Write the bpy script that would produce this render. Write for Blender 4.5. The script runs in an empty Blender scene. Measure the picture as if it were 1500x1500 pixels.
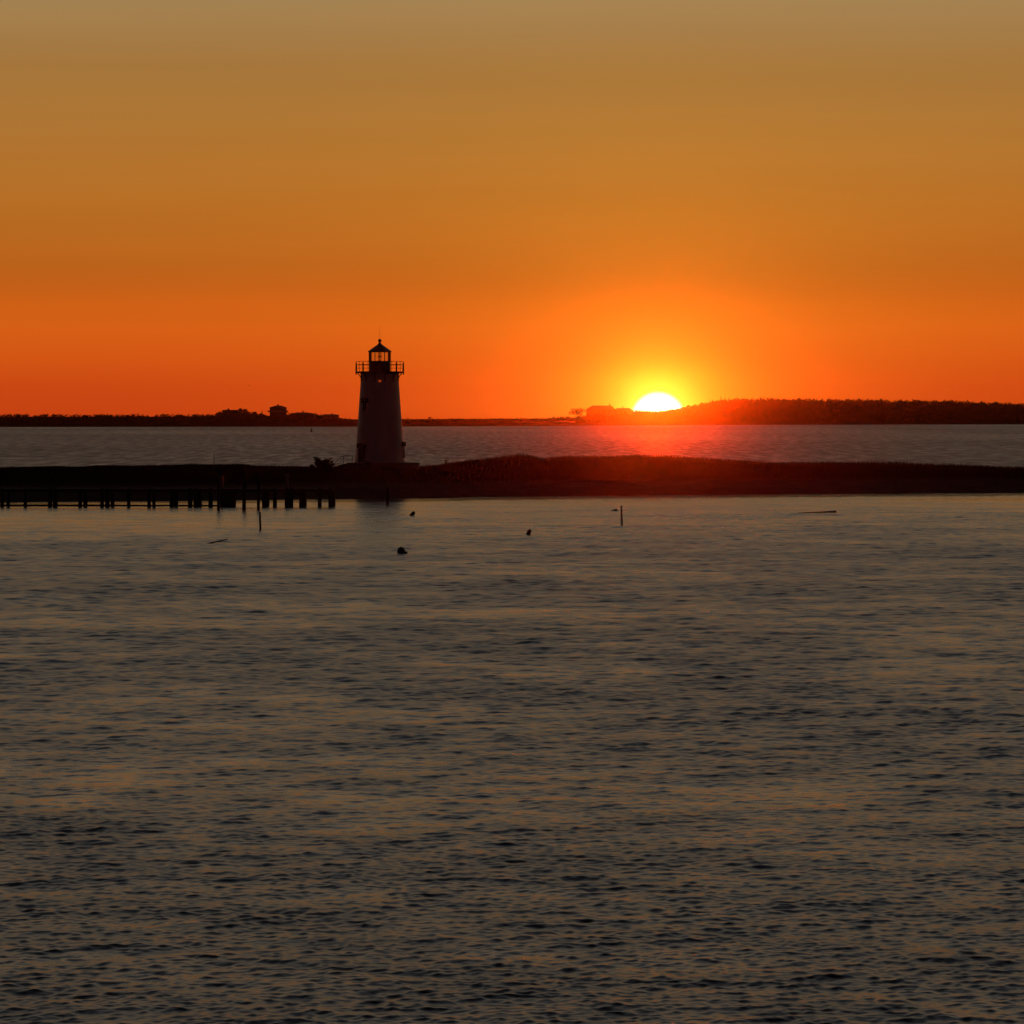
import bpy, bmesh, math
import numpy as np
from mathutils import Vector, Matrix

sc = bpy.context.scene
col = sc.collection
R = math.radians
rng = np.random.default_rng(11)
F, YH, H = 5000.0, 609.0, 8.0          # focal length and horizon row in photo pixels, eye height in metres
def P(px, y, D): return Vector(((px - 750.0) * D / F, D, H - (y - YH) * D / F))
def ZY(y, D): return H - (y - YH) * D / F
def DW(y): return H * F / (y - YH)      # distance of a water point seen at row y

# ------------------------------------------------------------------ materials
def new_mat(name):
    m = bpy.data.materials.new(name); m.use_nodes = True
    nt = m.node_tree; nt.nodes.clear()
    out = nt.nodes.new('ShaderNodeOutputMaterial')
    return m, nt, out
def N(nt, t, **kw):
    n = nt.nodes.new(t)
    for k, v in kw.items(): setattr(n, k, v)
    return n
def pbr(name, c1, c2, scale=3.0, rough=0.7, bump=0.0, metal=0.0, spec=0.5, stretch=(1, 1, 1), dist=0.02):
    m, nt, out = new_mat(name)
    tc = N(nt, 'ShaderNodeTexCoord'); mp = N(nt, 'ShaderNodeMapping'); mp.inputs['Scale'].default_value = stretch
    no = N(nt, 'ShaderNodeTexNoise'); no.inputs['Scale'].default_value = scale; no.inputs['Detail'].default_value = 6
    cr = N(nt, 'ShaderNodeValToRGB')
    cr.color_ramp.elements[0].position = 0.3; cr.color_ramp.elements[0].color = (*c1, 1)
    cr.color_ramp.elements[1].position = 0.7; cr.color_ramp.elements[1].color = (*c2, 1)
    b = N(nt, 'ShaderNodeBsdfPrincipled')
    b.inputs['Roughness'].default_value = rough; b.inputs['Metallic'].default_value = metal
    b.inputs['Specular IOR Level'].default_value = spec
    L = nt.links.new
    L(tc.outputs['Object'], mp.inputs['Vector']); L(mp.outputs[0], no.inputs['Vector'])
    L(no.outputs['Fac'], cr.inputs['Fac']); L(cr.outputs[0], b.inputs['Base Color'])
    if bump:
        bp = N(nt, 'ShaderNodeBump'); bp.inputs['Strength'].default_value = bump; bp.inputs['Distance'].default_value = dist
        L(no.outputs['Fac'], bp.inputs['Height']); L(bp.outputs[0], b.inputs['Normal'])
    L(b.outputs[0], out.inputs['Surface'])
    return m
def leafmat(name, c1, c2, trans, scale=0.5):
    m, nt, out = new_mat(name)
    tc = N(nt, 'ShaderNodeTexCoord')
    no = N(nt, 'ShaderNodeTexNoise'); no.inputs['Scale'].default_value = scale
    cr = N(nt, 'ShaderNodeValToRGB')
    cr.color_ramp.elements[0].position = 0.35; cr.color_ramp.elements[0].color = (*c1, 1)
    cr.color_ramp.elements[1].position = 0.65; cr.color_ramp.elements[1].color = (*c2, 1)
    d = N(nt, 'ShaderNodeBsdfDiffuse'); t = N(nt, 'ShaderNodeBsdfTranslucent'); mx = N(nt, 'ShaderNodeMixShader')
    mx.inputs[0].default_value = trans
    L = nt.links.new
    L(tc.outputs['Object'], no.inputs['Vector']); L(no.outputs['Fac'], cr.inputs['Fac'])
    L(cr.outputs[0], d.inputs['Color']); L(cr.outputs[0], t.inputs['Color'])
    L(d.outputs[0], mx.inputs[1]); L(t.outputs[0], mx.inputs[2]); L(mx.outputs[0], out.inputs['Surface'])
    return m
def glassmat(name):
    m, nt, out = new_mat(name)
    g = N(nt, 'ShaderNodeBsdfGlossy'); g.inputs['Roughness'].default_value = 0.02
    t = N(nt, 'ShaderNodeBsdfTransparent'); t.inputs['Color'].default_value = (0.86, 0.86, 0.84, 1)
    f = N(nt, 'ShaderNodeFresnel'); f.inputs['IOR'].default_value = 1.3
    mx = N(nt, 'ShaderNodeMixShader'); L = nt.links.new
    L(f.outputs[0], mx.inputs[0]); L(t.outputs[0], mx.inputs[1]); L(g.outputs[0], mx.inputs[2]); L(mx.outputs[0], out.inputs['Surface'])
    return m

M = dict(
    white=pbr('white_paint', (.62, .60, .56), (.78, .77, .74), 1.2, .55, .1, stretch=(1, 1, .25)),
    black=pbr('black_paint', (.015, .014, .014), (.03, .028, .027), 4, .5),
    iron=pbr('dark_iron', (.02, .018, .017), (.05, .04, .035), 9, .6),
    granite=pbr('granite', (.13, .12, .115), (.26, .245, .23), 6, .85, .4, spec=.2),
    wood=pbr('wet_wood', (.025, .018, .013), (.07, .052, .038), 5, .8, .5, spec=.15, stretch=(1, 1, .15)),
    plank=pbr('weathered_plank', (.05, .04, .033), (.11, .09, .075), 6, .8, .4, spec=.1, stretch=(.3, 4, 1)),
    palepost=pbr('pale_post', (.12, .125, .14), (.18, .185, .21), 5, .6),
    stake=pbr('stake_wood', (.02, .015, .012), (.05, .04, .03), 8, .85, .4),
    buoy=pbr('buoy_white', (.10, .09, .10), (.2, .18, .19), 3, .5),
    buoydark=pbr('buoy_dark', (.03, .015, .012), (.07, .03, .025), 4, .55),
    sand=pbr('sand', (.06, .045, .038), (.1, .078, .065), .6, .95, .5, spec=0, dist=.05),
    farland=pbr('far_land', (.020, .019, .011), (.024, .022, .013), .05, .95, spec=0),
    farsand=pbr('far_sand', (.3, .26, .21), (.4, .35, .29), .2, .95, spec=0),
    shingle=pbr('shingle_wall', (.035, .03, .027), (.06, .053, .047), 2, .9, .3),
    roof=pbr('roof_shingle', (.045, .04, .038), (.08, .07, .065), 3, .9, .3, spec=.1),
    trim=pbr('house_trim', (.16, .155, .145), (.22, .21, .2), 2, .6),
    brick=pbr('chimney_brick', (.14, .07, .05), (.2, .1, .075), 4, .9, .3),
    bark=pbr('bark', (.03, .024, .018), (.06, .048, .036), 8, .9, .5),
    grass=leafmat('dune_grass', (.022, .016, .007), (.042, .030, .013), .2, .6),
    leaf=leafmat('dark_leaves', (.018, .024, .01), (.04, .05, .02), .25, .3),
    leaf2=leafmat('scrub_leaves', (.03, .028, .013), (.06, .05, .024), .3, .2),
    twig=leafmat('bare_twigs', (.03, .02, .014), (.04, .026, .018), .3, .5),
    farleaf=leafmat('far_leaves', (.020, .019, .010), (.022, .021, .011), .15, .2),
    glass=glassmat('window_glass'),
    bird=pbr('bird_feather', (.05, .045, .045), (.1, .09, .09), 20, .8),
)

# ------------------------------------------------------------------ mesh helpers
class MB:
    def __init__(s): s.v = []; s.f = []; s.n = 0
    def add(s, v, f):
        s.v.extend([tuple(p) for p in v]); s.f.extend([tuple(i + s.n for i in q) for q in f]); s.n += len(v); return s
    def box(s, c, d, rot=None, taper=1.0):
        c = Vector(c); x, y, z = d[0] / 2, d[1] / 2, d[2] / 2
        vs = []
        for sz in (-1, 1):
            t = 1 if sz < 0 else taper
            for sx, sy in ((-1, -1), (1, -1), (1, 1), (-1, 1)):
                p = Vector((sx * x * t, sy * y * t, sz * z))
                if rot is not None: p = rot @ p
                vs.append(c + p)
        return s.add(vs, [(3, 2, 1, 0), (4, 5, 6, 7), (0, 1, 5, 4), (1, 2, 6, 5), (2, 3, 7, 6), (3, 0, 4, 7)])
    def tube(s, pts, rad, n=8, cap=True):
        pts = [Vector(p) for p in pts]
        if not hasattr(rad, '__len__'): rad = [rad] * len(pts)
        vs = []; fs = []
        for i, p in enumerate(pts):
            a = pts[max(i - 1, 0)]; b = pts[min(i + 1, len(pts) - 1)]
            t = (b - a).normalized()
            u = t.cross(Vector((0, 0, 1)) if abs(t.z) < .9 else Vector((1, 0, 0))).normalized(); w = t.cross(u)
            for k in range(n):
                an = 2 * math.pi * k / n
                vs.append(p + (u * math.cos(an) + w * math.sin(an)) * rad[i])
        for i in range(len(pts) - 1):
            for k in range(n):
                k2 = (k + 1) % n
                fs.append((i * n + k, i * n + k2, (i + 1) * n + k2, (i + 1) * n + k))
        if cap:
            fs.append(tuple(range(n))[::-1]); fs.append(tuple(range((len(pts) - 1) * n, len(pts) * n)))
        return s.add(vs, fs)
    def lathe(s, prof, n=48, c=(0, 0, 0), a0=0.0, rot=None):
        c = Vector(c); vs = []; fs = []
        for r, z in prof:
            for k in range(n):
                an = a0 + 2 * math.pi * k / n
                p = Vector((r * math.sin(an), -r * math.cos(an), z))
                if rot is not None: p = rot @ p
                vs.append(c + p)
        for i in range(len(prof) - 1):
            for k in range(n):
                k2 = (k + 1) % n
                fs.append((i * n + k, i * n + k2, (i + 1) * n + k2, (i + 1) * n + k))
        fs.append(tuple(range(n))[::-1]); m = (len(prof) - 1) * n
        fs.append(tuple(range(m, m + n)))
        return s.add(vs, fs)
    def build(s, name, mat, parent=None, smooth=False):
        me = bpy.data.meshes.new(name); me.from_pydata([tuple(p) for p in s.v], [], s.f); me.update()
        me.materials.append(mat)
        if smooth: me.polygons.foreach_set('use_smooth', [True] * len(me.polygons))
        o = bpy.data.objects.new(name, me); col.objects.link(o)
        if parent is not None: o.parent = parent
        return o
def raw(name, v, f, mat, parent=None, smooth=False):
    """v (n,3), f (m,k) numpy arrays"""
    me = bpy.data.meshes.new(name); k = f.shape[1]
    me.vertices.add(len(v)); me.vertices.foreach_set('co', np.ascontiguousarray(v, np.float32).ravel())
    me.loops.add(f.size); me.loops.foreach_set('vertex_index', np.ascontiguousarray(f, np.int32).ravel())
    me.polygons.add(len(f)); me.polygons.foreach_set('loop_start', np.arange(0, f.size, k, dtype=np.int32))
    me.polygons.foreach_set('use_smooth', np.full(len(f), smooth))
    me.update(calc_edges=True); me.validate()
    me.materials.append(mat)
    o = bpy.data.objects.new(name, me); col.objects.link(o)
    if parent is not None: o.parent = parent
    return o
def tag(o, label, cat, group=None):
    o['label'] = label; o['category'] = cat
    if group: o['group'] = group
    return o
def empty(name, loc, label, cat, group=None, rz=0.0):
    o = bpy.data.objects.new(name, None); col.objects.link(o); o.location = loc; o.rotation_euler = (0, 0, rz)
    o.empty_display_size = .3
    return tag(o, label, cat, group)
def tris(pts, size, flat=0.0):
    """one leaf-clump triangle per point"""
    n = len(pts); a = rng.normal(size=(n, 3)); b = rng.normal(size=(n, 3))
    a[:, 2] *= (1 - flat); b[:, 2] *= (1 - flat)
    a /= np.linalg.norm(a, axis=1)[:, None]; b /= np.linalg.norm(b, axis=1)[:, None]
    sz = np.asarray(size) * rng.uniform(.6, 1.4, n)
    sz = sz[:, None]
    v = np.empty((n, 3, 3)); v[:, 0] = pts - a * sz * .6; v[:, 1] = pts + a * sz * .6; v[:, 2] = pts + b * sz
    return v.reshape(-1, 3), np.arange(3 * n).reshape(-1, 3)
def ell(c, r, n):
    p = rng.normal(size=(n, 3)); p /= np.linalg.norm(p, axis=1)[:, None]
    p *= rng.uniform(.35, 1.0, n)[:, None] ** .6
    return np.asarray(c) + p * np.asarray(r)

# ------------------------------------------------------------------ water
PX_SH = [-200, 0, 309, 450, 640, 700, 900, 1000, 1190, 1500, 1700]
Y_SH = [737, 736, 733.5, 731.5, 730, 728, 726, 725, 723.5, 722, 721]
D_SH = [DW(y) for y in Y_SH]
X_SH = [(p - 750) / F * d for p, d in zip(PX_SH, D_SH)]
def shore(x): return np.interp(x, X_SH, D_SH)

def vnoise(x, y, seed):
    """smooth value noise"""
    r = np.random.default_rng(seed); T = r.random((256, 256))
    xi = np.floor(x).astype(int); yi = np.floor(y).astype(int); fx = x - xi; fy = y - yi
    fx = fx * fx * (3 - 2 * fx); fy = fy * fy * (3 - 2 * fy)
    g = lambda i, j: T[i % 256, j % 256]
    return (g(xi, yi) * (1 - fx) + g(xi + 1, yi) * fx) * (1 - fy) + (g(xi, yi + 1) * (1 - fx) + g(xi + 1, yi + 1) * fx) * fy

def chop(x, y):
    """wave slope (rms) of the water as the wind leaves it: calm under the beach, rougher in the open"""
    s = shore(x); d = s - y
    c = np.interp(d, [-5, 0, 11, 15, 40, 90, 150, 230, 400], [.024, .024, .024, .055, .07, .105, .14, .16, .135])
    pt = .3 * vnoise(x / 26, y / 20, 3) + .25 * vnoise(x / 8, y / 6, 4) + .25 * vnoise(x / 3, y / 2.2, 5) + .3 * vnoise(x / 1.3, y / 1.1, 7)
    streak = np.clip((vnoise(x / 55, y / 5.5, 8) - .62) * 6, 0, 1) * np.clip((110 - d) / 40, 0, 1)
    c = c * (1 - .45 * streak)
    c = c * np.clip(.22 + 1.5 * pt, .6, 1.65)
    return np.where(y > s + 20, .2 * (.8 + .4 * vnoise(x / 60, y / 200, 6)), c)

rows = [6.0]
while rows[-1] < 3400:
    D = rows[-1]
    if D < 44: dy = 2.0
    elif D < 350: dy = min(.036 * (D / 46.0) ** 1.25, .2)
    else: dy = D * D / 40000.0
    rows.append(D + min(dy, 30.0))
rows = np.array(rows)
u_in = np.linspace(-.17, .17, 1060)
u_out = .17 + np.cumsum(np.linspace(.004, .03, 14))
us = np.concatenate([-u_out[::-1], u_in, u_out])
YY, UU = np.meshgrid(rows, us, indexing='ij')
XX = UU * (YY + 6.0)
dY = np.gradient(rows)[:, None] * np.ones_like(XX)
CH = chop(XX, YY)
ZZ = np.zeros_like(XX); DXX = np.zeros_like(XX); DYY = np.zeros_like(XX)
res = np.zeros_like(XX)             # slope variance carried by the mesh
nw = 110
lam = np.exp(np.linspace(math.log(.085), math.log(2.6), nw)) * rng.uniform(.93, 1.07, nw)
ang = rng.normal(0, .75, nw) + .15
weight = np.interp(np.log(lam), np.log([.085, .16, .3, .6, 1.2, 2.6]), [.8, 1.0, 1.0, .9, .75, .45]); weight /= math.sqrt((weight ** 2).sum())
dxs = np.maximum(np.gradient(us)[None, :] * (YY + 6), 1e-3)
first, last = np.searchsorted(rows, [44, 700])
w0 = slice(first, last)
x32, y32 = XX[w0].astype(np.float32), YY[w0].astype(np.float32)
cell = np.maximum(dY, dxs * .5)[w0].astype(np.float32)
for l, a, w in zip(lam, ang, weight):
    k = 2 * math.pi / l; kx, ky = k * math.sin(a), -k * math.cos(a)
    A = w * math.sqrt(2) / k
    fade = np.clip((l / cell - 2.2) / 1.6, 0, 1)
    if l > .55: fade = fade * np.interp(y32, [50, 90, 170], [.45, .8, 1.0]).astype(np.float32)      # longer waves only further out
    n1 = int((fade.max(axis=1) > 0).sum())
    if not n1: continue
    f_ = fade[:n1]; ph = np.float32(kx) * x32[:n1] + np.float32(ky) * y32[:n1] + np.float32(rng.uniform(0, 2 * math.pi))
    sn = np.sin(ph) * f_; zs_ = slice(first, first + n1)
    ZZ[zs_] += A * f_ * np.cos(ph)
    DXX[zs_] -= .88 * A * kx / k * sn; DYY[zs_] -= .88 * A * ky / k * sn
    res[zs_] += (w * f_) ** 2
inner = (YY > 44) & (YY < 700)
amp = CH * inner * 1.05
V = np.stack([XX + DXX * amp, YY + DYY * amp, ZZ * amp], -1).reshape(-1, 3)
nr, nc = XX.shape
i, j = np.meshgrid(np.arange(nr - 1), np.arange(nc - 1), indexing='ij'); q = (i * nc + j).ravel()
Fc = np.stack([q, q + 1, q + nc + 1, q + nc], -1)

mw, nt, out = new_mat('sea_water'); L = nt.links.new
bs = N(nt, 'ShaderNodeBsdfPrincipled'); bs.inputs['Base Color'].default_value = (.006, .009, .011, 1); bs.inputs['IOR'].default_value = 1.333
at = N(nt, 'ShaderNodeAttribute', attribute_name='ripple'); ar = N(nt, 'ShaderNodeAttribute', attribute_name='gloss')
geo = N(nt, 'ShaderNodeNewGeometry')
hs = []
for sca, st, det in ((1.6, (.7, 1, 1), 3), (6.5, (.7, 1, 1), 2), (.16, (.6, .35, 1), 4)):
    mp = N(nt, 'ShaderNodeMapping'); mp.inputs['Scale'].default_value = tuple(sca * q_ for q_ in st); mp.inputs['Rotation'].default_value = (0, 0, .1)
    no = N(nt, 'ShaderNodeTexNoise'); no.inputs['Scale'].default_value = 1; no.inputs['Detail'].default_value = det; no.inputs['Roughness'].default_value = .55
    L(geo.outputs['Position'], mp.inputs['Vector']); L(mp.outputs[0], no.inputs['Vector'])
    mu = N(nt, 'ShaderNodeMath', operation='MULTIPLY'); mu.inputs[1].default_value = (1 if sca > 1 else .5) / sca
    L(no.outputs['Fac'], mu.inputs[0]); hs.append(mu)
ad = N(nt, 'ShaderNodeMath', operation='ADD'); L(hs[0].outputs[0], ad.inputs[0]); L(hs[1].outputs[0], ad.inputs[1])
mh = N(nt, 'ShaderNodeMath', operation='MULTIPLY'); ad2 = N(nt, 'ShaderNodeMath', operation='ADD'); L(ad.outputs[0], ad2.inputs[0]); L(hs[2].outputs[0], ad2.inputs[1]); L(ad2.outputs[0], mh.inputs[0]); L(at.outputs['Fac'], mh.inputs[1])
bp = N(nt, 'ShaderNodeBump'); bp.inputs['Strength'].default_value = 1.0; bp.inputs['Distance'].default_value = 1.0
L(mh.outputs[0], bp.inputs['Height']); L(bp.outputs[0], bs.inputs['Normal'])
ab = N(nt, 'ShaderNodeAttribute', attribute_name='open_bay')
mpb = N(nt, 'ShaderNodeMapping'); mpb.inputs['Scale'].default_value = (.42, .035, 1)
nob = N(nt, 'ShaderNodeTexNoise'); nob.inputs['Scale'].default_value = 1; nob.inputs['Detail'].default_value = 5; nob.inputs['Roughness'].default_value = .7
L(geo.outputs['Position'], mpb.inputs['Vector']); L(mpb.outputs[0], nob.inputs['Vector'])
mrb = N(nt, 'ShaderNodeMapRange'); mrb.inputs['From Min'].default_value = .3; mrb.inputs['From Max'].default_value = .7; mrb.inputs['To Min'].default_value = -.2; mrb.inputs['To Max'].default_value = .2
L(nob.outputs['Fac'], mrb.inputs['Value'])
mb_ = N(nt, 'ShaderNodeMath', operation='MULTIPLY_ADD'); L(mrb.outputs[0], mb_.inputs[0]); L(ab.outputs['Fac'], mb_.inputs[1]); L(ar.outputs['Fac'], mb_.inputs[2])
L(mb_.outputs[0], bs.inputs['Roughness']); L(bs.outputs[0], out.inputs['Surface'])
water = raw('water', V, Fc, mw, smooth=True); water['kind'] = 'structure'
rest = np.clip(1 - res * inner, 0, 1)                     # share of slope variance the mesh does not carry
ripple = CH * np.where(YY > shore(XX) + 20, 1.1, .15 + .5 * rest)
gloss = np.sqrt(np.clip(CH * np.where(YY > shore(XX) + 20, 1.0, np.sqrt(.02 + .5 * rest)), .004, .3))
for nm, arr in (('ripple', ripple), ('gloss', gloss), ('open_bay', (YY > shore(XX) + 20).astype(float))):
    a_ = water.data.attributes.new(nm, 'FLOAT', 'POINT'); a_.data.foreach_set('value', arr.ravel().astype(np.float32))

# ------------------------------------------------------------------ sand spit with dune grass
PX_C = [-300, -100, 0, 150, 309, 330, 345, 360, 400, 450, 480, 508, 560, 615, 640, 655, 672, 700, 730, 755, 768, 780, 796, 806, 830, 870, 920, 960, 1000, 1040, 1080, 1120, 1160, 1190, 1300, 1450, 1600, 1800]
Y_C = [697, 690, 687, 686, 684.5, 683.5, 684, 686, 687.5, 687.5, 686.5, 687, 687.5, 687.5, 685.5, 683, 680.5, 679, 677, 674.5, 673.5, 674, 677.5, 676, 673.5, 673.5, 673, 673, 674.5, 677.5, 680, 682, 683, 683, 684, 687, 692, 700]
DC = 364.0
def crest_z(x): return ZY(np.interp(x / DC * F + 750, PX_C, Y_C), DC)
def spit_z(x, y):
    s = shore(x); cz = crest_z(x); d = y - s
    eg = 12 + 3 * vnoise(x / 14, x * 0, 21)                  # depth of the bare beach
    beach = np.where(d < 0, d * .1, 1.25 * np.clip(d / eg, 0, 1) ** .85)
    t = np.clip((d - eg) / np.maximum(DC - s - eg, 5), 0, 1); t = 1 - (1 - t) ** 1.7
    z = beach + (cz - 1.25) * t * (d > eg)
    b = np.clip((y - DC - 14) / 46, 0, 1); b = b * b * (3 - 2 * b)
    z = z * (1 - b) - .6 * b
    rel = np.clip((d - eg) / 10, 0, 1) * (1 - b)
    return z + rel * (.22 * (vnoise(x / 5, y / 5, 22) - .5) + .12 * (vnoise(x / 1.6, y / 1.6, 23) - .5))
gx = np.concatenate([np.linspace(-150, -62, 45), np.linspace(-60, 62, 330), np.linspace(64, 150, 45)])
gv = np.concatenate([np.linspace(-6, 14, 36), np.linspace(15, 75, 60), np.linspace(77, 125, 24)])
GX, GV = np.meshgrid(gx, gv); GY = shore(GX) + GV
V = np.stack([GX, GY, np.maximum(spit_z(GX, GY), -.7)], -1).reshape(-1, 3)
nr, nc = GX.shape; i, j = np.meshgrid(np.arange(nr - 1), np.arange(nc - 1), indexing='ij'); q = (i * nc + j).ravel()
spit = raw('sand_spit', V, np.stack([q, q + 1, q + nc + 1, q + nc], -1), M['sand'], smooth=True); spit['kind'] = 'structure'
# beach sand below, dark turf and grass litter where the dune grass grows
nt = M['sand'].node_tree; L = nt.links.new
pb = next(n_ for n_ in nt.nodes if n_.type == 'BSDF_PRINCIPLED'); crn = next(n_ for n_ in nt.nodes if n_.type == 'VALTORGB'); non = next(n_ for n_ in nt.nodes if n_.type == 'TEX_NOISE')
gp = N(nt, 'ShaderNodeNewGeometry'); sp_ = N(nt, 'ShaderNodeSeparateXYZ'); L(gp.outputs['Position'], sp_.inputs[0])
ma = N(nt, 'ShaderNodeMath', operation='MULTIPLY_ADD'); L(non.outputs['Fac'], ma.inputs[0]); ma.inputs[1].default_value = .5; L(sp_.outputs['Z'], ma.inputs[2])
mrs = N(nt, 'ShaderNodeMapRange'); mrs.inputs['From Min'].default_value = 1.35; mrs.inputs['From Max'].default_value = 1.7; L(ma.outputs[0], mrs.inputs['Value'])
mxs = N(nt, 'ShaderNodeMix', data_type='RGBA'); L(mrs.outputs[0], mxs.inputs['Factor']); L(crn.outputs[0], mxs.inputs[6]); mxs.inputs[7].default_value = (.022, .015, .007, 1); L(mxs.outputs[2], pb.inputs['Base Color'])
def spz(x, y): return float(spit_z(np.array([float(x)]), np.array([float(y)]))[0])

LX, LY = (556.3 - 750) / F * 372, 372.0       # lighthouse axis
n = 190000
x = rng.uniform(-78, 82, n); y = shore(x) + 11 + rng.uniform(0, 1, n) ** .85 * 62
z = spit_z(x, y)
dens = vnoise(x / 3.0, y / 3.0, 31) * .7 + vnoise(x / .9, y / .9, 32) * .5
keep = (z > 1.0) & (dens > .42) & (np.hypot(x - LX, y - LY) > 4.6)
keep &= ~((np.abs(x - LX) < 9) & (y > LY - 6) & (y < LY + 6) & (rng.random(n) < .6))
x, y, z = x[keep], y[keep], z[keep]; n = len(x)
hgt = rng.uniform(.2, .5, n) * (.55 + .8 * vnoise(x / 6, y / 6, 33)); hgt *= np.interp(x / DC * F + 750, [480, 640, 700, 800], [.45, .6, 1, 1.1])
az = rng.uniform(0, 2 * np.pi, n); w = rng.uniform(.012, .03, n); lean = rng.uniform(.1, .55, n) * hgt
wd = np.stack([np.cos(az), np.sin(az), 0 * az], -1) * w[:, None]
la = rng.normal(.6, 1.0, n); ld = np.stack([np.cos(la), np.sin(la), 0 * la], -1) * lean[:, None]
b0 = np.stack([x, y, z - .06], -1); up = np.zeros((n, 3)); up[:, 2] = hgt
v = np.empty((n, 5, 3)); v[:, 0] = b0 - wd; v[:, 1] = b0 + wd; v[:, 2] = b0 + up * .6 + ld * .35 + wd * .8; v[:, 3] = b0 + up * .6 + ld * .35 - wd * .8; v[:, 4] = b0 + up + ld
v = v.reshape(-1, 3); o5 = np.arange(n) * 5
f = np.concatenate([np.stack([o5, o5 + 1, o5 + 2], -1), np.stack([o5, o5 + 2, o5 + 3], -1), np.stack([o5 + 3, o5 + 2, o5 + 4], -1)])
g = raw('dune_grass', v, f, M['grass']); g['kind'] = 'stuff'

# ------------------------------------------------------------------ lighthouse
s_ = 372 / F
def LZ(y): return ZY(y, 372)
B0 = LZ(677.5)
lh = empty('lighthouse', (LX, LY, B0), 'tall white conical lighthouse with black lantern and railed gallery on the stone platform', 'lighthouse', rz=math.atan2(-LX, LY))
def lz(y): return LZ(y) - B0
RB, RT, ZT = 36.3 * s_, 27.2 * s_, lz(547.5)
def tr(z): return RB + (RT - RB) * z / ZT
nseg = 84; zw0, zw1 = lz(560.3), lz(556.2)
zs = [0, .12] + list(np.linspace(.6, zw0, 14)) + [zw1, ZT - .35, ZT - .3, ZT]
prof = [(tr(z) + (.06 if z <= .12 else 0) + (.05 if z >= ZT - .3 else 0), z) for z in zs]
tb = MB(); vs = []; fs = []
for r, z in prof:
    for k in range(nseg):
        a = 2 * math.pi * k / nseg; vs.append((r * math.sin(a), -r * math.cos(a), z))
for i in range(len(prof) - 1):
    for k in range(nseg):
        if zs[i] == zw0 and k in (0, nseg - 1, nseg // 2, nseg // 2 - 1): continue      # the small window at the top, front and back
        k2 = (k + 1) % nseg; fs.append((i * nseg + k, i * nseg + k2, (i + 1) * nseg + k2, (i + 1) * nseg + k))
tb.add(vs, fs); tow = tb.build('tower', M['white'], lh, True)
md = tow.modifiers.new('wall', 'SOLIDIFY'); md.thickness = .16; md.offset = -1
def place(z, a, off=0.0):
    """matrix of the wall frame at height z, angle a (0 = towards the viewer): x right, y inwards, z up"""
    r = tr(z) + off; sl = math.atan((RB - RT) / ZT)
    return Matrix.Translation((r * math.sin(a), -r * math.cos(a), z)) @ Matrix.Rotation(a, 4, 'Z') @ Matrix.Rotation(-sl, 4, 'X')
def put(o, m): o.matrix_local = m; return o
for a in (0, math.pi):
    m = place((zw0 + zw1) / 2, a, -.06); hw = (tr(zw0)) * math.sin(2 * math.pi / nseg); hh = (zw1 - zw0) / 2
    fr = MB().box((0, 0, 0), (.075, .08, 2 * hh)).box((0, -.02, hh + .03), (2 * hw + .12, .16, .06)).box((0, -.02, -hh - .03), (2 * hw + .12, .16, .06)).box((hw + .025, -.02, 0), (.05, .16, 2 * hh)).box((-hw - .025, -.02, 0), (.05, .16, 2 * hh)).build('window', M['white'], lh)
    put(fr, m)
    MB().box((hw / 2 + .01, .05, 0), (hw - .03, .008, 2 * hh - .01)).box((-hw / 2 - .01, .05, 0), (hw - .03, .008, 2 * hh - .01)).build('pane', M['glass'], fr)
def hooded(zc, a, wid, hei, kind):
    fr = MB().box((-wid / 2, 0, 0), (.09, .16, hei)).box((wid / 2, 0, 0), (.09, .16, hei)).box((0, 0, hei / 2 + .045), (wid + .18, .16, .09))
    if kind == 'window': fr.box((0, -.04, -hei / 2 - .05), (wid + .24, .24, .1)).box((0, -.02, 0), (.03, .08, hei - .01)).box((0, -.018, 0), (wid - .1, .07, .03))
    o = fr.build(kind, M['white' if kind == 'window' else 'iron'], lh); put(o, place(zc, a, .03))
    if kind == 'window': MB().box((0, -.012, 0), (wid - .09, .02, hei - .02)).build('pane', M['black'], o)
    else:
        MB().box((0, -.01, 0), (wid - .09, .06, hei - .02)).box((0, -.045, hei * .2), (wid - .4, .03, hei * .35)).box((0, -.045, -hei * .25), (wid - .4, .03, hei * .3)).build('door_panel', M['black'], o)
    # projecting moulded hood on two consoles
    h = MB(); nn = 9; w2 = wid / 2 + .22
    for i in range(nn - 1):
        x0, x1 = -w2 + 2 * w2 * i / (nn - 1), -w2 + 2 * w2 * (i + 1) / (nn - 1)
        za = hei / 2 + .12 + .2 * (1 - (x0 / w2) ** 2); zb = hei / 2 + .12 + .2 * (1 - (x1 / w2) ** 2)
        b_ = hei / 2 + .1
        h.add([(x0, -.3, b_), (x1, -.3, b_), (x1, .1, b_), (x0, .1, b_), (x0, -.3, za), (x1, -.3, zb), (x1, .1, zb), (x0, .1, za)],
              [(3, 2, 1, 0), (4, 5, 6, 7), (0, 1, 5, 4), (1, 2, 6, 5), (2, 3, 7, 6), (3, 0, 4, 7)])
    for sx in (-1, 1): h.box((sx * (wid / 2 + .1), -.1, hei / 2 - .05), (.1, .28, .32), taper=.9)
    h.build('hood', M['black'], o)
hooded(lz(594.5), R(-44), .62, 1.1, 'window')
hooded(lz(660), R(78), .66, 1.35, 'window')
hooded(lz(664.8), R(-47), .9, 1.75, 'door')
MB().lathe([(RT + .05, ZT), (RT + .14, ZT + .06), (RT + .14, ZT + .12), (2.58, ZT + .13), (2.62, ZT + .16), (2.62, ZT + .24), (1.0, ZT + .25)], 64).build('gallery_deck', M['black'], lh)
DK = ZT + .25
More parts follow.
